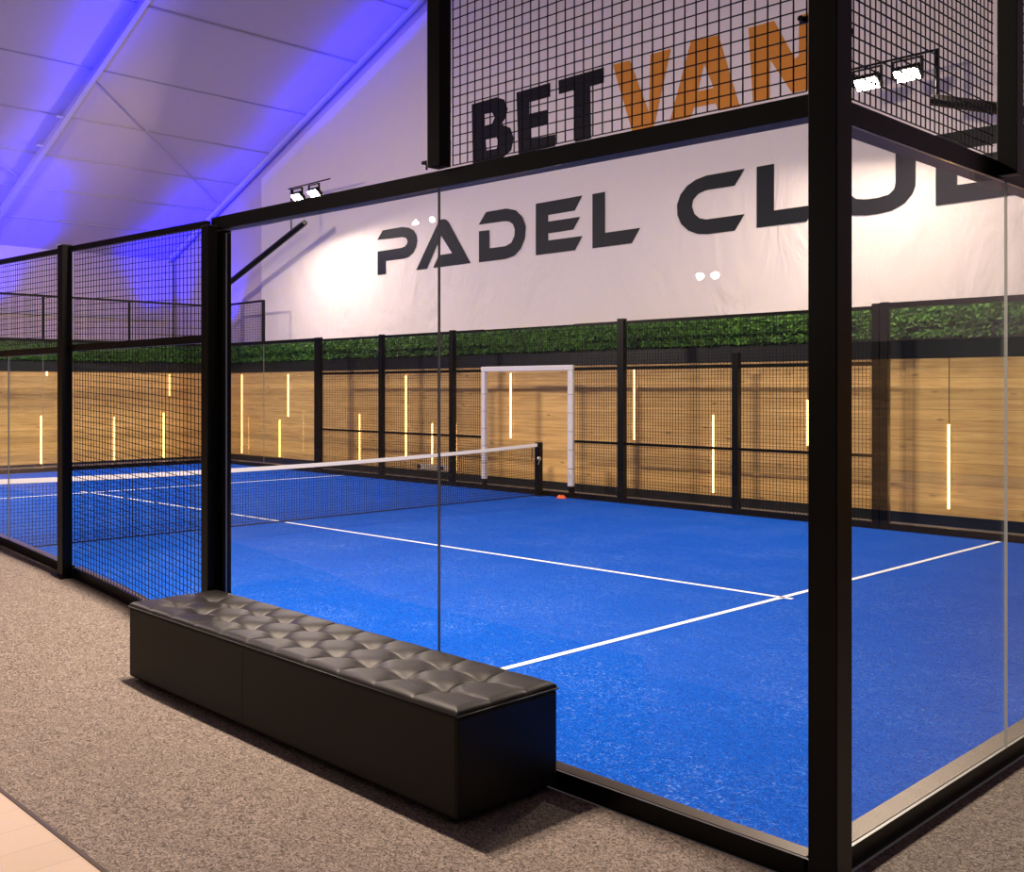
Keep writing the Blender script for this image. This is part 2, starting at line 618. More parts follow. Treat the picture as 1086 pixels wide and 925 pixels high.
# roof arches and purlins
def arch(name, v, w, d, label):
    m = MB()
    m.ubar(RU, UT - .01, v - w / 2, v + w / 2, lambda u: roof_z(u) - d, lambda u: roof_z(u) - 0.005, 1)
    m.ubar(-9, RU, v - w / 2, v + w / 2, lambda u: roof_z(u) - d, lambda u: roof_z(u) - 0.005, 1)
    m.box(UT - 0.2, UT - 0.02, v - w / 2, v + w / 2, 0, roof_z(UT) - 0.1)
    o = m.build(name, alu)
    tag(o, label, None, kind='structure')
    return o
a2 = arch('trim_2', 5.87, 0.12, 0.16, 'pale box section tent rafter across the roof')
for uu in (19.75, 18.75):
    MB().quadbox([(uu - .05, 5.62, roof_z(uu) - .15), (uu + .05, 5.62, roof_z(uu) - .15), (uu + .05, 5.78, roof_z(uu) - .15), (uu - .05, 5.78, roof_z(uu) - .15),
                  (uu - .05, 5.62, roof_z(uu) - .12), (uu + .05, 5.62, roof_z(uu) - .12), (uu + .05, 5.78, roof_z(uu) - .12), (uu - .05, 5.78, roof_z(uu) - .12)]).build('bracket', alu, a2)
arch('trim_3', 11.48, 0.10, 0.12, 'pale tent rafter along the top of the gable wall')
arch('trim_4', 0.14, 0.16, 0.26, 'tent rafter above the near side of the court')
k = 5
for uu, r in ((12.2, .02), (13.9, .02), (15.55, .028), (17.38, .018), (18.88, .02), (20.2, .012), (21.4, .015), (22.6, .015)):
    z = roof_z(uu) - 0.02
    o = MB().tube((uu, -11.9, z), (uu, VG - .1, z), r, 8).build('trim_%d' % k, tentrail)
    tag(o, 'thin roof purlin under the membrane', None, kind='structure')
    k += 1
for a, b in (((17.6, 6.0), (21.0, 11.3)), ((17.6, 0.3), (21.0, 5.7))):
    o = MB().tube((a[0], a[1], roof_z(a[0]) - .06), (b[0], b[1], roof_z(b[0]) - .06), .014, 6).build('trim_%d' % k, cable)
    tag(o, 'thin diagonal bracing cable under the roof', None, kind='structure')
    k += 1

# ------------------------------------------------------------------ banner with lettering
bz = lambda u: min(10.6, roof_z(u) - 0.32)
bu = [0.5, 2, 4, 6, 8, 10, 12, 12.6, 14, 16, 18, 19.4]
def sag(u, z):
    return 0.012 * math.sin(u * 2.1) * math.sin(z * 1.3 + u)
bm_ = MB()
cols = [0.5 + 18.9 * i / 80 for i in range(81)]
rows = 24
for u in cols:
    for j in range(rows + 1):
        z = 3.055 + (bz(u) - 3.055) * j / rows
        bm_.v.append(W(u, VG - 0.02 + 0.35 * sag(u, z), z))
for i in range(80):
    for j in range(rows):
        q = i * (rows + 1) + j
        bm_.f.append((q, q + rows + 1, q + rows + 2, q + 1))
bm_.mi = [0] * len(bm_.f)
banner = thing('banner', 'huge white banner printed PADEL CLUB and BETVAN across the back wall', 'banner', (10, VG - .02, 3.06))
bsheet = bm_.build('banner_sheet', banner_mat, banner, recalc=False, smooth=True, flip=(0, -1, 0))
box(0.5, 19.4, VG - 0.030, VG - 0.022, 3.05, 3.062).build('hem_rail', steel, banner)

U_half = [(3.955, 5.40), (3.961, 4.716), (4.0, 4.61), (4.10, 4.49), (4.27, 4.41), (4.45, 4.388)]
U_in = [(4.45, 4.62), (4.31, 4.645), (4.24, 4.71), (4.221, 4.79), (4.221, 5.40)]
LET = [
 ('ink', [(15.0, 5.222), (14.827, 5.41), (14.45, 5.412), (14.206, 5.41), (14.001, 5.37), (13.843, 5.29), (13.762, 5.18), (13.74, 5.06), (13.776, 4.925), (13.865, 4.808), (14.001, 4.735), (14.16, 4.712), (14.438, 4.715), (14.72, 4.72), (14.72, 4.43), (14.99, 4.43), (14.99, 4.958), (14.579, 4.957), (14.229, 4.957), (14.114, 4.978), (14.046, 5.035), (14.041, 5.10), (14.092, 5.16), (14.206, 5.19), (14.579, 5.20)], []),
 ('ink', [(13.776, 4.43), (13.143, 5.345), (13.079, 5.41), (12.995, 5.425), (12.898, 5.403), (12.827, 5.342), (12.216, 4.43), (13.272, 4.43), (13.109, 4.683), (12.731, 4.684), (13.037, 5.082), (13.454, 4.43)], []),
 ('ink', [(12.007, 5.18), (11.812, 5.41), (11.294, 5.41), (11.055, 5.344), (10.893, 5.194), (10.81, 4.999), (10.832, 4.775), (10.929, 4.588), (11.092, 4.465), (11.313, 4.425), (11.651, 4.425), (11.999, 4.425), (11.999, 5.05), (11.72, 5.04), (11.72, 4.679), (11.313, 4.675), (11.165, 4.728), (11.092, 4.848), (11.081, 4.976), (11.128, 5.082), (11.22, 5.145), (11.331, 5.168), (11.651, 5.174)], []),
 ('ink', [(10.573, 5.40), (9.511, 5.40), (9.679, 5.148), (10.279, 5.147), (10.279, 5.025), (9.559, 5.02), (9.712, 4.803), (10.279, 4.801), (10.279, 4.67), (9.511, 4.665), (9.673, 4.42), (10.573, 4.42)], []),
 ('ink', [(9.298, 5.395), (9.03, 5.395), (9.03, 4.665), (8.317, 4.665), (8.483, 4.415), (9.298, 4.415)], []),
 ('ink', [(6.442, 5.37), (7.095, 5.368), (7.278, 5.331), (7.437, 5.254), (7.558, 5.125), (7.62, 4.962), (7.612, 4.788), (7.544, 4.631), (7.41, 4.504), (7.251, 4.431), (7.069, 4.407), (6.602, 4.408), (6.442, 4.651), (7.095, 4.651), (7.212, 4.686), (7.304, 4.771), (7.349, 4.899), (7.325, 5.005), (7.238, 5.09), (7.095, 5.129), (6.607, 5.127)], []),
 ('ink', [(6.245, 5.366), (5.967, 5.366), (5.967, 4.645), (5.315, 4.645), (5.468, 4.409), (6.245, 4.409)], []),
 ('ink', [], 'U'),
 ('ink', [(3.707, 5.37), (2.85, 5.37), (2.65, 5.30), (2.56, 5.18), (2.57, 5.03), (2.68, 4.91), (2.55, 4.80), (2.50, 4.66), (2.58, 4.50), (2.75, 4.41), (3.707, 4.40)],
  [[(3.445, 4.78), (2.90, 4.78), (2.82, 4.72), (2.90, 4.645), (3.445, 4.645)], [(3.445, 5.12), (2.95, 5.12), (2.87, 5.065), (2.95, 5.01), (3.445, 5.01)]]),
 ('black', [(12.19, 7.64), (11.541, 7.64), (11.343, 7.55), (11.255, 7.352), (11.299, 7.191), (11.42, 7.08), (11.19, 6.966), (11.104, 6.747), (11.169, 6.523), (11.365, 6.42), (12.16, 6.42)],
  [[(11.85, 7.37), (11.653, 7.36), (11.586, 7.25), (11.653, 7.144), (11.84, 7.136)], [(11.82, 6.855), (11.541, 6.848), (11.488, 6.735), (11.541, 6.625), (11.80, 6.636)]]),
 ('black', [(11.04, 7.62), (10.233, 7.62), (10.233, 7.36), (10.723, 7.36), (10.723, 7.14), (10.293, 7.13), (10.293, 6.865), (10.69, 6.866), (10.675, 6.65), (10.113, 6.63), (10.113, 6.41), (10.99, 6.41)], []),
 ('black', [(10.046, 7.62), (9.058, 7.62), (9.058, 7.345), (9.344, 7.345), (9.324, 6.40), (9.675, 6.40), (9.703, 7.36), (10.036, 7.36)], []),
 ('orange', [(8.87, 7.62), (8.528, 7.61), (8.149, 6.62), (8.123, 7.608), (7.736, 7.608), (8.053, 6.37), (8.48, 6.37)], []),
 ('orange', [(7.369, 7.63), (6.882, 7.61), (6.526, 6.37), (6.882, 6.38), (6.931, 6.513), (7.317, 6.525), (7.369, 6.38), (7.754, 6.38)],
  [[(7.131, 7.20), (6.964, 6.77), (7.249, 6.778)]]),
 ('orange', [(6.378, 7.58), (5.97, 7.58), (5.645, 6.91), (5.587, 6.944), (5.581, 7.55), (5.273, 7.55), (5.273, 6.39), (5.689, 6.40), (6.031, 6.998), (6.037, 6.40), (6.307, 6.40)], []),
]
INK = {'ink': ink, 'black': ink_black, 'orange': ink_orange}
for c, pts, holes in LET:
    if holes == 'U':
        # right half mirrored about the middle of the letter
        flip_u = lambda L: [(9.062 - p[0], p[1]) for p in reversed(L)]
        pts = U_half + flip_u(U_half) + flip_u(U_in) + U_in
        holes = []
    MB().poly(pts, holes, v=VG - 0.028).build('letter', INK[c], banner, recalc=False, flip=(0, -1, 0))

# ------------------------------------------------------------------ LED strips
def led_gable(u, z0, z1, label, cable_to=0):
    t = thing('led_strip', label, 'led light', (u, VG - .01, z0), 'amber led strips on the boards')
    box(u - .022, u + .022, VG - .012, VG - .002, z0, z1).build('channel', box_white, t)
    box(u - .011, u + .011, VG - .022, VG - .0125, z0 + .005, z1 - .005).build('diffuser', led, t)
    if cable_to:
        box(u - .004, u + .004, VG - .008, VG - .002, z1 + .001, cable_to).build('cable', rubber, t)
def led_end(v, z0, z1, label):
    t = thing('led_strip', label, 'led light', (UE - .01, v, z0), 'amber led strips on the boards')
    box(UE - .012, UE - .002, v - .026, v + .026, z0, z1).build('channel', box_white, t)
    box(UE - .022, UE - .0125, v - .014, v + .014, z0 + .005, z1 - .005).build('diffuser', led, t)
for a in [
    (20.28, .18, 2.27, 'full height amber led strip closest to the far corner on the back boards'),
    (18.28, 1.19, 2.25, 'short upper amber led strip behind the far left glass panes'),
    (18.63, .17, 1.11, 'short lower amber led strip behind the far left glass panes'),
    (15.61, .18, 1.31, 'lower amber led strip just past the leftmost far fence post'),
    (14.10, .40, 2.18, 'long amber led strip left of the pane joint above the net'),
    (13.31, .30, 1.16, 'short amber led strip standing above the small white box'),
    (12.63, .18, 1.17, 'short amber led strip just left of the white door frame'),
    (11.19, .92, 2.19, 'upper amber led strip seen through the white door frame'),
    (8.45, .99, 2.25, 'upper amber led strip beside the tall post right of the door frame'),
    (6.98, .19, 1.46, 'lower amber led strip left of the short slim far fence post'),
    (5.46, 1.02, 1.72, 'amber led strip mostly hidden behind the big corner post'),
    (3.55, .24, 1.40, 'bright lower amber led strip right of the big corner post', 2.3),
]:
    led_gable(*a)
for a in [
    (6.55, .06, 1.23, 'amber led strip on the end wall seen through the glass at far left'),
    (6.70, 2.2, 2.31, 'tiny amber led stub under the fascia at far left'),
    (8.52, .06, 1.17, 'amber led strip on the end wall, left one behind the near wire fence'),
    (9.98, .06, 1.25, 'amber led strip on the end wall, right one behind the near wire fence'),
    (10.15, 1.70, 2.28, 'short faint upper amber led strip behind the near wire fence'),
]:
    led_end(*a)

# small white box low on the boards
bx = thing('wall_box', 'small pale box with two dark round ends low on the boards behind the net', 'wall box', (13.25, VG - .1, .16))
box(12.82, 13.7, VG - .09, VG - .03, .17, .30).build('housing', box_white, bx, bevel=.01)
for uu in (13.62, 12.95):
    MB().tube((uu, VG - .091, .235), (uu, VG - .11, .235), .04, 14).build('speaker_grille', rubber, bx)

# ------------------------------------------------------------------ near corner post
cp = thing('corner_post', 'tall black square post at the near corner of the glass court', 'post', (0, 0, 0))
box(-0.085, 0.02, -0.078, 0.05, 0.013, 4.1).build('post', steel, cp, bevel=.004)
box(-0.12, 0.07, -0.12, 0.06, 0.0, 0.012).build('base_plate', steel, cp)
for (u, v, z) in ((0.03, -0.045, 3.27), (-0.045, 0.06, 3.22)):
    mm = MB()
    if u > 0:
        mm.box(.021, .065, -.05, -.035, z - .012, z + .012)
        mm.tube((.05, -.042, z - .0), (.05, -.075, z), .011, 10)
    else:
        mm.box(-.05, -.035, .051, .09, z - .012, z + .012)
        mm.tube((-.042, .075, z), (-.075, .075, z), .011, 10)
    mm.build('mesh_clip', steel, cp)

# near long side: two glass panes, beam, base rail, end post
zb_ = lambda u: 2.912 + 0.015 * u
zt_ = lambda u: 2.998 + 0.016 * u
nw = thing('glass_wall', 'near glass wall with two tall panes under a black beam behind the bench', 'glass wall', (2, 0, 0))
box(0.072, 3.99, 0.0, 0.098, 0.0, 0.088).build('base_rail', steel, nw)
box(0.072, 3.99, 0.016, 0.098, 0.0885, 0.092).build('kerb_top', kerb, nw)['label'] = 'tan metal top of the base rail'
MB().ubar(0.022, 4.15, -0.004, 0.095, zb_, zt_, 1).build('top_beam', steel, nw)
MB().box(4.066, 4.15, -0.09, -0.005, 0.02, 3.0).box(4.0, 4.15, -0.0045, 0.06, 0.09, 2.965).build('post', steel, nw, bevel=.003)
pane(0.022, 1.985, 0.0, 0.012, 0.09, 2.93).build('glass_pane', [glass, glass_edge], nw)
pane(1.993, 3.98, 0.0, 0.012, 0.09, 2.94).build('glass_pane', [glass, glass_edge], nw)

# mesh screen standing on the beam between the corner post and the step post
ms = thing('mesh_screen', 'black wire mesh screen standing on the beam above the near glass', 'mesh screen', (1, 0, 3))
wires_u(0.06, 1.885, 0.0, lambda u: zt_(u) + .012, const(4.0), .05, .0045).build('wire_mesh', wire, ms)
box(1.895, 1.985, -0.09, -0.002, 3.035, 4.05).build('post', steel, ms, bevel=.003)
MB().box(1.99, 2.03, -.085, -.06, 3.06, 3.075).tube((2.005, -.072, 3.03), (2.005, -.072, 3.075), .008, 8).build('clamp', steel, ms)
box(0.05, 1.99, -0.03, 0.03, 4.003, 4.05).build('top_rail', steel, ms)

# back wall (u = 0): panes, beam, rail
bw = thing('glass_wall', 'back glass wall running off to the right of the big corner post', 'glass wall', (0, 2, 0))
box(0.0, 0.098, 0.1, 4.2, 0.0, 0.088).build('base_rail', steel, bw)
box(0.016, 0.098, 0.1, 4.2, 0.0885, 0.092).build('kerb_top', kerb, bw)['label'] = 'tan metal top of the base rail'
box(-0.004, 0.0, 0.052, 4.2, 2.912, 2.998).box(0.0, 0.021, 0.052, 4.2, 2.912, 2.998).box(0.021, 0.095, 0.096, 4.2, 2.912, 2.998).build('top_beam', steel, bw)
pane(0.0, 0.012, 0.052, 1.992, 0.09, 2.91).build('glass_pane', [glass, glass_edge], bw)
pane(0.0, 0.012, 2.0, 3.99, 0.09, 2.91).build('glass_pane', [glass, glass_edge], bw)
ms2 = thing('mesh_screen', 'black wire mesh screen above the back glass, right of the corner post', 'mesh screen', (0, 2, 3))
wires_v(0.058, 1.78, 0.0, 3.01, 4.0, .05, .0045).build('wire_mesh', wire, ms2)
wires_v(2.0, 3.95, 0.0, 3.01, 4.0, .05, .0045).build('wire_mesh', wire, ms2)
box(-0.09, -0.005, 1.83, 1.925, 2.92, 4.05).build('post', steel, ms2, bevel=.003)
box(-0.03, 0.03, 0.056, 3.98, 4.003, 4.05).build('top_rail', steel, ms2)

# near wire fence beyond the glass
zt2 = lambda u: 3.0 + 0.025 * (u - 4.24)
nf = thing('mesh_fence', 'near black wire fence section between the two posts left of the bench', 'fence', (5.2, 0, 0.1))
MB().ubar(4.155, 6.295, -0.005, 0.07, lambda u: ramp(u) - .05, lambda u: ramp(u) + .085, 6).build('base_rail', steel, nf)
MB().ubar(4.155, 6.295, 0.012, 0.07, lambda u: ramp(u) + .0855, lambda u: ramp(u) + .088, 6).build('kerb_top', kerb, nf)
MB().ubar(4.155, 6.295, -0.05, -0.01, zt2, lambda u: zt2(u) + .045, 1).build('top_rail', steel, nf)
box(4.155, 6.295, -0.05, -0.01, 2.20, 2.255).build('mid_rail', steel, nf)
wires_u(4.17, 6.27, 0.0, lambda u: ramp(u) + .09, lambda u: zt2(u) + .03, .05, .0042).build('wire_mesh', wire, nf)
sp = thing('fence_post', 'black square fence post on a small foot plate at the far left', 'post', (6.35, -.05, ramp(6.35)))
box(6.30, 6.40, -0.1, -0.006, ramp(6.35) + .008, 3.115).build('post', steel, sp, bevel=.003)
box(6.28, 6.47, -0.13, -0.0065, ramp(6.4) - .01, ramp(6.4) + .010).build('foot_plate', steel, sp)
gf = thing('glass_fence', 'fence section at far left with glass below and wire above', 'fence', (7.5, 0, .3))
MB().ubar(6.405, 8.9, -0.005, 0.07, lambda u: ramp(u) - .05, lambda u: ramp(u) + .075, 4).build('base_rail', steel, gf)
MB().ubar(6.405, 8.9, 0.016, 0.07, lambda u: ramp(u) + .0755, lambda u: ramp(u) + .078, 4).build('kerb_top', kerb, gf)
MB().ubar(6.405, 8.9, -0.05, -0.01, zt2, lambda u: zt2(u) + .045, 1).build('top_rail', steel, gf)
box(6.405, 8.9, -0.05, -0.01, 2.19, 2.245).build('mid_rail', steel, gf)
wires_u(6.43, 8.88, 0.0, const(2.20), lambda u: zt2(u) + .03, .05, .0042).build('wire_mesh', wire, gf)
box(8.905, 9.0, -0.1, -0.006, ramp(8.95), 3.15).build('end_post', steel, gf)
for (a, b) in ((6.41, 7.70), (7.708, 8.88)):
    mm = MB().quadbox([(a, 0, ramp(a) + .08), (b, 0, ramp(b) + .08), (b, .012, ramp(b) + .08), (a, .012, ramp(a) + .08),
                       (a, 0, 2.2), (b, 0, 2.2), (b, .012, 2.2), (a, .012, 2.2)])
    mm.mi = [1, 1, 0, 1, 0, 1]
    mm.build('glass_pane', [glass, glass_edge], gf)

# ------------------------------------------------------------------ far long side
def far_glass(u0, u1, label):
    t = thing('glass_wall', label, 'glass wall', ((u0 + u1) / 2, VF, 0))
    box(u0, u1, VF + .002, VF + .1, 0.0, 0.088).build('base_rail', steel, t)
    box(u0, u1, VF + .002, VF + .1, 2.96, 3.03).build('top_beam', steel, t)
    mid = (u0 + u1) / 2
    pane(u0 + .01, mid - .003, VF + .02, VF + .032, .09, 2.958).build('glass_pane', [glass, glass_edge], t)
    pane(mid + .003, u1 - .01, VF + .02, VF + .032, .09, 2.958).build('glass_pane', [glass, glass_edge], t)
    return t
fg1 = far_glass(0.1, 3.94, 'far glass wall behind the big corner post, back right of the court')
box(3.945, 4.04, VF + .002, VF + .1, 0, 3.04).build('post', steel, fg1)
fg2 = far_glass(16.06, 19.93, 'far left glass wall with a low mesh top at the distant corner')
box(15.955, 16.05, VF + .002, VF + .1, 0, 3.04).build('post', steel, fg2)
# raised mesh over its last pane, stepped up to four metres
wires_u(18.06, 19.9, VF + .02, const(3.035), const(3.98), .06, .006).build('wire_mesh', wire, fg2)
box(18.0, 18.06, VF + .002, VF + .07, 3.032, 4.03).build('step_post', steel, fg2)
box(18.062, 19.9, VF + .002, VF + .05, 3.985, 4.03).build('top_rail', steel, fg2)

def far_fence(name_label, posts, spans, u0, u1):
    t = thing('mesh_fence', name_label, 'fence', ((u0 + u1) / 2, VF, 0))
    for (u, w, zt) in posts:
        box(u - w / 2, u + w / 2, VF + .002, VF + .1, 0, zt).build('post', steel, t)
    for (a, b) in spans:
        box(a, b, VF + .03, VF + .07, 2.195, 2.245).build('top_rail', steel, t)
        box(a, b, VF + .03, VF + .07, .955, 1.0).build('mid_rail', steel, t)
        box(a, b, VF + .01, VF + .09, 0.0, .088).build('base_rail', steel, t)
        wires_u(a + .02, b - .02, VF + .02, const(.09), const(2.95), .05, .0055).build('wire_mesh', wire, t)
    box(u0, u1, VF + .03, VF + .07, 2.955, 3.0).build('head_rail', steel, t)
    return t
far_fence('far wire fence right of the white door frame', [(4.10, .09, 3.03), (6.08, .1, 2.42), (8.06, .12, 3.04)],
          [(4.15, 6.02), (6.14, 7.995), (8.125, 8.99)], 4.15, 9.0)
far_fence('far wire fence left of the white door frame, behind the net', [(11.85, .1, 3.02), (13.86, .1, 3.02), (15.90, .09, 3.04)],
          [(11.07, 11.795), (11.905, 13.805), (13.915, 15.85)], 11.06, 15.85)
# white padded doorway
df = thing('door_frame', 'white padded door frame in the far fence behind the net post', 'door frame', (10.03, VF, 0))
for u in (11.01, 9.05):
    jb = box(u - .045, u + .045, VF - .03, VF + .06, .2, 2.2).build('jamb', white_pad, df, bevel=.012)
    for z in (.5, .82, 1.14, 1.46, 1.78):
        box(u - .047, u + .047, VF - .032, VF + .062, z, z + .012).build('strap', bright, jb).location = (0, 0, 0)
    box(u - .04, u + .04, VF, VF + .06, 0.0, .198).build('foot', steel, df)
box(9.0, 11.06, VF - .03, VF + .06, 2.202, 2.295).build('lintel', white_pad, df, bevel=.012)
box(9.092, 10.968, VF + .01, VF + .09, 0.0, .088).build('threshold', steel, df)
wires_u(9.06, 11.0, VF + .02, const(2.30), const(2.95), .05, .0055).build('wire_mesh', wire, df)

# far end wall of the court
ew = thing('glass_wall', 'distant end glass wall with a mesh top rail on thin posts', 'glass wall', (20, 5, 0))
box(20.0, 20.1, 0.0, VF - .002, 0, .088).build('base_rail', steel, ew)
box(20.0, 20.06, 0.0, VF - .002, 2.96, 3.02).build('top_beam', steel, ew)
vs = [0.02, 2.0, 4.0, 5.9, 8.1, VF - .02]
for a, b in zip(vs, vs[1:]):
    pane(20.02, 20.032, a + .004, b - .004, .09, 2.955).build('glass_pane', [glass, glass_edge], ew)
    box(20.0, 20.05, b - .025, b + .02 if b < 10 else b + .015, 3.022, 3.975).build('thin_post', steel, ew)
    wires_v(a + .03, b - .03, 20.02, 3.03, 3.97, .06, .005).build('wire_mesh', wire, ew)
box(20.0, 20.05, 0.0, VF - .002, 3.977, 4.02).build('top_rail', steel, ew)
fc = thing('corner_post', 'thin black post at the distant corner of the court', 'post', (20, VF, 0))
box(19.94, 20.04, VF + .002, VF + .1, 0, 4.3).build('post', steel, fc)

# ------------------------------------------------------------------ net
UN = 9.65
tape = lambda v: 0.80 + 0.0029 * (v - 4.0) ** 2
net = thing('court_net', 'black court net with a white top tape strung across the blue turf', 'net', (UN, 5.3, 0))
m = MB()
h = .0022
n = 228
for i in range(n + 1):
    v = 0.25 + (10.43 - 0.25) * i / n
    m.box(UN - h, UN + h, v - h, v + h, .012, tape(v) - .06)
for j in range(19):
    t = j / 18
    for s in range(12):
        v0 = .25 + 10.18 * s / 12
        v1 = .25 + 10.18 * (s + 1) / 12
        z0 = .015 + (tape(v0) - .075) * t
        z1 = .015 + (tape(v1) - .075) * t
        m.quadbox([(UN - h, v0, z0 - h), (UN + h, v0, z0 - h), (UN + h, v1, z1 - h), (UN - h, v1, z1 - h),
                   (UN - h, v0, z0 + h), (UN + h, v0, z0 + h), (UN + h, v1, z1 + h), (UN - h, v1, z1 + h)])
m.build('net_mesh', wire, net)
m = MB()
for s in range(24):
    v0 = .2 + 10.25 * s / 24
    v1 = .2 + 10.25 * (s + 1) / 24
    z0, z1 = tape(v0), tape(v1)
    m.quadbox([(UN - .008, v0, z0 - .055), (UN + .008, v0, z0 - .055), (UN + .008, v1, z1 - .055), (UN - .008, v1, z1 - .055),
               (UN - .008, v0, z0), (UN + .008, v0, z0), (UN + .008, v1, z1), (UN - .008, v1, z1)])
m.build('top_tape', white_tape, net)
m = MB()
m.box(UN - .006, UN + .006, .25, 10.43, .008, .022)
m.build('bottom_cord', wire, net)
for v in (.12, 10.50):
    ps = box(UN - .05, UN + .05, v - .05, v + .05, .012, .94).build('net_post', steel, net, bevel=.006)
    box(UN - .11, UN + .11, v - .08, v + .08, .001, .0118).build('foot_plate', steel, ps).location = (0, 0, 0)
MB().tube((UN - .09, 10.42, .66), (UN - .055, 10.42, .66), .035, 12).tube((UN - .09, 10.42, .66), (UN - .10, 10.36, .56), .008, 6).build('winch', bright, net)
MB().tube((UN - .02, 10.3, .85), (UN - .02, 10.28, .62), .007, 6).build('cord_end', rubber, net)

# orange marker
cone = thing('marker_cone', 'small orange marker disc on the turf by the white door frame', 'cone', (9.13, 10.45, 0))
m = MB()
prof = [(.085, .001), (.085, .008), (.045, .055), (.03, .055)]
b = 0
for r, z in prof:
    for i in range(20):
        t = 2 * PI * i / 20
        m.v.append(W(9.13 + r * math.cos(t), 10.45 + r * math.sin(t), z))
for k_ in range(3):
    for i in range(20):
        j = (i + 1) % 20
        m.f.append((k_ * 20 + i, k_ * 20 + j, (k_ + 1) * 20 + j, (k_ + 1) * 20 + i))
m.mi = [0] * len(m.f)
m.build('disc', orange_plastic, cone, smooth=True)

# ------------------------------------------------------------------ light poles and floodlights
def light_pole(sgn, uc, zc, da, ds, label):
    """an arm leaning from the far corner post towards the middle of the court"""
    t = thing('light_pole', label, 'light pole', (uc, VF + .05, 4.3))
    q = lambda d: uc + sgn * d
    v = VF + .05
    m = MB()
    m.tube((q(.0), v, 4.381), (q(da), v, 4.365 + .375 * da), .075, 10)
    m.build('arm', steel, t)
    MB().tube((q(ds), v, 4.365 + .375 * ds), (q(ds), v, zc), .022, 8).tube((q(ds - .05), VF, zc), (q(4.5), VF, zc), .016, 8).build('crossbar', steel, t)
    return t
light_pole(-1, 19.99, 6.54, 3.55, 3.04, 'slanted black lamp arm rising from the distant left corner of the court')
pr_ = light_pole(1, 0.05, 6.25, 3.36, 3.32, 'black lamp arm behind the mesh at upper right')
rp = thing('corner_post', 'black far corner post behind the right mesh screen carrying a lamp arm', 'post', (0.05, VF + .05, 0))
box(0.0, 0.098, VF + .002, VF + .1, 0, 4.30).build('post', steel, rp)

def floodlight(loc, label):
    """lamp head leaning towards the court, hanging by its yoke from the crossbar"""
    u, v, z = loc
    t = thing('floodlight', label, 'floodlight', loc, 'court floodlights')
    ta = math.radians(38)
    ca, sa = math.cos(ta), math.sin(ta)
    def rot(m):
        # lens normal turns from straight down towards -v
        for i, p in enumerate(m.v):
            y, zz = p[1] - v, p[2] - z
            m.v[i] = (p[0], v + y * ca + zz * sa, z - y * sa * 1.0 + zz * ca)
        return m
    m = MB()
    m.box(u - .16, u + .16, v - .12, v + .10, z, z + .06)
    for i in range(7):
        m.box(u - .15 + i * .05 - .006, u - .15 + i * .05 + .006, v - .11, v + .09, z + .0601, z + .09)
    rot(m).build('housing', steel, t)
    rot(box(u - .14, u + .14, v - .10, v + .08, z - .012, z - .001)).build('lens', lamp_glow, t)
    MB().box(u - .19, u - .165, v - .02, v + .02, z + .0, z + .20).box(u + .165, u + .19, v - .02, v + .02, z + .0, z + .20).box(u - .19, u + .19, v - .02, v + .02, z + .201, z + .22).build('mounting_yoke', steel, t)
    return t
FL = [((16.66, 10.6, 6.29), 'left floodlight of the glowing pair peeking over the near beam'),
      ((16.05, 10.6, 6.29), 'right floodlight of the glowing pair peeking over the near beam'),
      ((4.2, 10.6, 6.0), 'bright floodlight behind the mesh just right of the corner post'),
      ((3.7, 10.6, 6.00), 'second bright floodlight behind the mesh, nearer its black lamp arm')]
for l, lab in FL:
    floodlight(l, lab)

# ------------------------------------------------------------------ bench
BU0, BU1, BV0, BV1, BH = 1.205, 4.055, -0.70, -0.016, 0.482
bench = thing('bench', 'long black leather bench with a button tufted top in front of the glass', 'bench', (2.67, -.355, 0))
body = box(BU0, BU1, BV0, BV1, .035, BH).build('body', leather, bench, bevel=.018)
for (u, v) in ((BU0 + .1, BV0 + .08), (BU1 - .1, BV0 + .08), (BU0 + .1, BV1 - .08), (BU1 - .1, BV1 - .08)):
    f = MB().tube((u, v, .0005), (u, v, .034), .03, 14).build('foot', rubber, bench)
LU, LV = BU1 - BU0, BV1 - BV0
c0, cs, r0, rs = .28, .2565, .225, .245
nc = 10
def tuft(l, w):
    a = (l - c0) / cs
    # distance to the nearest column seam, 0 on the seam and 1 mid-cell
    if a < 0:
        fa = min(1.0, -a * 1.6)
    elif a > nc - 1:
        fa = min(1.0, (a - nc + 1) * 1.6)
    else:
        fa = abs(math.sin(PI * a))
    bb = (w - r0) / rs
    if bb < 0:
        fb = min(1.0, -bb * 1.7)
    elif bb > 1:
        fb = min(1.0, (bb - 1) * 1.7)
    else:
        fb = abs(math.sin(PI * bb))
    ka = 1 - .4 * (1 - fa) ** 18 - .6 * (1 - fa) ** 2.2
    kb = 1 - .4 * (1 - fb) ** 18 - .6 * (1 - fb) ** 2.2
    ed = min(w, LV - w)
    ea = min(l, LU - l)
    # creases fade where they reach the outer edge
    fade_a = min(1.0, 0.35 + ed / .16)
    fade_b = min(1.0, 0.35 + ea / .16)
    hgt = .030 * (1 - (1 - ka) * .5 * fade_a) * (1 - (1 - kb) * .5 * fade_b)
    an = min(max(round(a), 0), nc - 1)
    bn = min(max(round(bb), 0), 1)
    d2 = (l - c0 - an * cs) ** 2 + (w - r0 - bn * rs) ** 2
    hgt -= .024 * math.exp(-d2 / .0040)
    e = min(ed, ea)
    if e < .05:
        hgt = hgt * math.sqrt(max(0, 1 - (1 - e / .05) ** 2))
    return hgt
NU, NV = 560, 140
m = MB()
for i in range(NU + 1):
    for j in range(NV + 1):
        l, w = LU * i / NU, LV * j / NV
        m.v.append(W(BU0 + l, BV0 + w, BH + .004 + tuft(l, w)))
for i in range(NU):
    for j in range(NV):
        q = i * (NV + 1) + j
        m.f.append((q, q + NV + 1, q + NV + 2, q + 1))
m.mi = [0] * len(m.f)
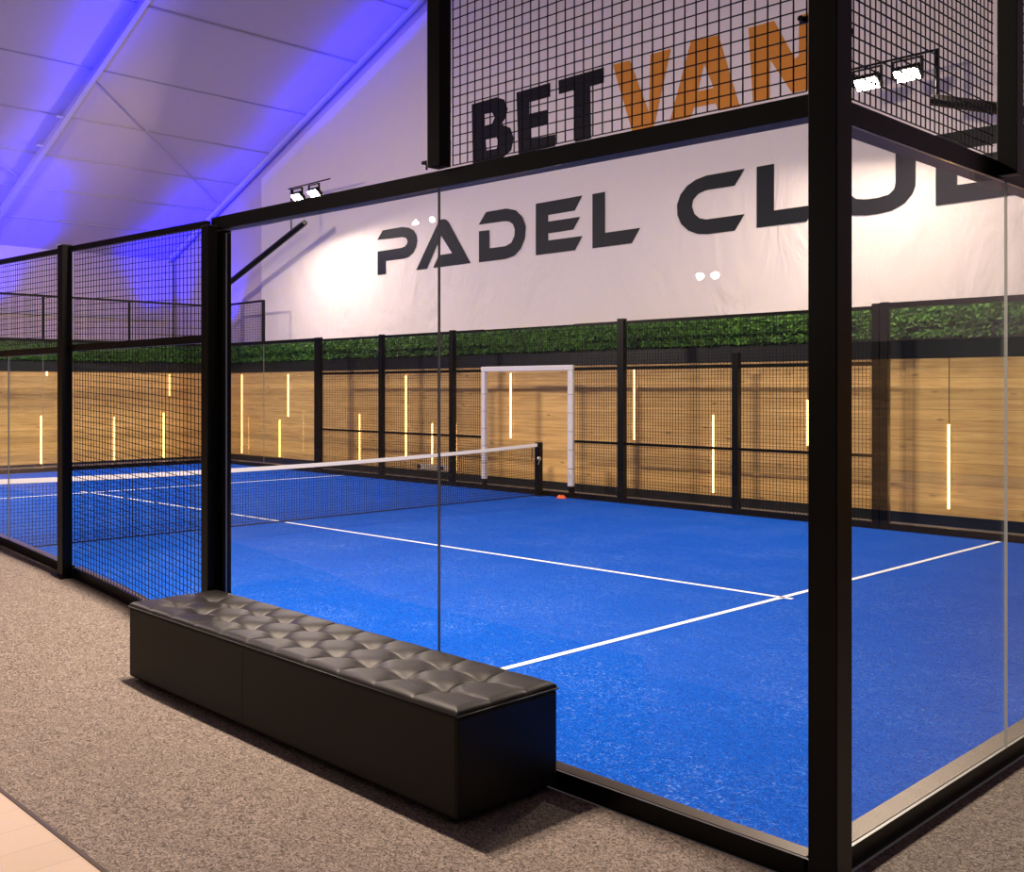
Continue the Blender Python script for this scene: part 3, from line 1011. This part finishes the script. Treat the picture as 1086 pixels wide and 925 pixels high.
m.build('tufted_top', leather, bench, recalc=False, smooth=True, flip=(0, 0, 1))['label'] = 'square tufted leather top with buttons'
m = MB()
e_ = .001
loop = [(BU0 - e_, BV0 - e_), (BU1 + e_, BV0 - e_), (BU1 + e_, BV1 + e_), (BU0 - e_, BV1 + e_)]
for (a, b) in zip(loop, loop[1:] + loop[:1]):
    m.tube((a[0], a[1], BH), (b[0], b[1], BH), .0045, 8)
m.build('piping', leather, bench, smooth=True)
m = MB()
m.box((BU0 + BU1) / 2 + .16, (BU0 + BU1) / 2 + .163, BV0 - .0015, BV0 + .002, .06, BH - .03)
m.build('seam', rubber, bench)
for i in range(nc):
    for j in range(2):
        l, w = c0 + i * cs, r0 + j * rs
        z = BH + .0045 + tuft(l, w)
        mm = MB()
        for r, dz in ((.014, -.002), (.0125, .004), (.007, .008), (.0005, .009)):
            for k_ in range(12):
                t = 2 * PI * k_ / 12
                mm.v.append(W(BU0 + l + r * math.cos(t), BV0 + w + r * math.sin(t), z + dz))
        for q in range(3):
            for k_ in range(12):
                kk = (k_ + 1) % 12
                mm.f.append((q * 12 + k_, q * 12 + kk, q * 12 + 12 + kk, q * 12 + 12 + k_))
        mm.mi = [0] * len(mm.f)
        mm.build('button', leather, bench, smooth=True)

# ------------------------------------------------------------------ lights
def lamp(kind, name, loc, energy, col, target=None, size=.3, angle=60, blend=.6, rad=.08):
    d = bpy.data.lights.new(name, kind)
    d.energy = energy
    d.color = col
    if kind == 'AREA':
        d.shape = 'RECTANGLE'
        d.size = size
        d.size_y = size * .7
    else:
        d.shadow_soft_size = rad
    if kind == 'SPOT':
        d.spot_size = math.radians(angle)
        d.spot_blend = blend
    o = bpy.data.objects.new(name, d)
    COL.objects.link(o)
    o.location = W(*loc)
    if target:
        v = Vector(W(*target)) - Vector(W(*loc))
        o.rotation_euler = v.to_track_quat('-Z', 'Y').to_euler()
    return o
WARM = (1.0, .79, .63)
FLOOD = 390
for (u, v, z), _ in FL:
    lamp('AREA', 'floodlight_beam', (u, v - .01, z - .03), FLOOD * .62, WARM, (u + (10 - u) * .15, v - 5.2, 0), .3)
for (u, v, z) in ((16.6, .05, 6.3), (16.0, .05, 6.3), (4.2, .05, 6.0), (3.7, .05, 6.0)):
    lamp('AREA', 'near_floodlight_beam', (u, v, z), FLOOD * 1.5, WARM, (u + (10 - u) * .15, 2.6, 0), .3)
BLUE = (.0, .0, 1.0)
def wash(u0, u1, v, energy, drop=.75):
    """linear blue wash light lying along a rafter, shining up at the membrane"""
    uc = (u0 + u1) / 2
    n = Vector((.44, 0, 1)).normalized()
    p = Vector((uc, v, roof_z(uc))) - n * drop
    o = lamp('AREA', 'blue_wash_light', p, energy, BLUE, p + n)
    o.data.size = .08
    o.data.size_y = abs(u1 - u0) * 1.09
for v in (5.87, 11.4, .2):
    for dv in ((-.55, .5) if v < 11 else (-.45,)):
        lamp('SPOT', 'blue_uplight', (UT - .8, v + dv, 3.0), 1500, BLUE, (UT - .45, v + dv, 6.5), angle=62, blend=1)
        wash(23.4, 20.8, v + dv, 62, .62)
    wash(17.6, 13.6, v - .45, 66, .58)
    wash(20.6, 17.8, v - .45, 15, .58)
lamp('SPOT', 'blue_uplight', (20.9, 11.25, 3.2), 900, BLUE, (20.9, 11.55, 6.5), angle=70, blend=1)
# lounge ceiling lamps above the walkway and neighbouring floodlights that show as reflections in the glass
for (u, v) in ((3.0, -5.5), (8.5, -5.5), (-3.5, -4.5)):
    lamp('AREA', 'lounge_lamp', (u, v, 5.5), 14, WARM, (u, v, 0), .9)
for (u, v, z) in ((11.22, -9, 4.86), (10.8, -9, 4.86), (5.72, -9, 3.42), (5.5, -9, 3.42), (-6.0, 18.42, 3.6), (-6.0, 19.3, 3.65)):
    lamp('POINT', 'neighbour_floodlight', (u, v, z), 60 if v < 0 else 12, (1.0, .80, .72), rad=.045)

w = bpy.data.worlds.new('surroundings')
SC.world = w
w.use_nodes = True
bg = w.node_tree.nodes['Background']
bg.inputs[0].default_value = (1.0, .80, .84, 1)
bg.inputs[1].default_value = 0.035

# ------------------------------------------------------------------ camera
cam = bpy.data.cameras.new('camera')
co = bpy.data.objects.new('camera', cam)
COL.objects.link(co)
cam.sensor_width = 36
cam.sensor_fit = 'HORIZONTAL'
cam.lens = 1078.4 / 1086 * 36
cam.shift_x = (543 - 329.3) / 1086
cam.shift_y = -(462.5 - 412.7) / 1086
cam.clip_start = .05
co.location = W(-1.761, -3.899, 1.879)
co.rotation_euler = (PI / 2, 0, .891)
SC.camera = co

SC.view_settings.view_transform = 'Standard'
SC.view_settings.look = 'None'
SC.view_settings.gamma = 1
SC.view_settings.use_curve_mapping = False
SC.view_settings.exposure = 0.0
try:
    SC.cycles.use_denoising = True
    SC.cycles.transparent_max_bounces = 24
    SC.cycles.max_bounces = 8
except Exception:
    pass
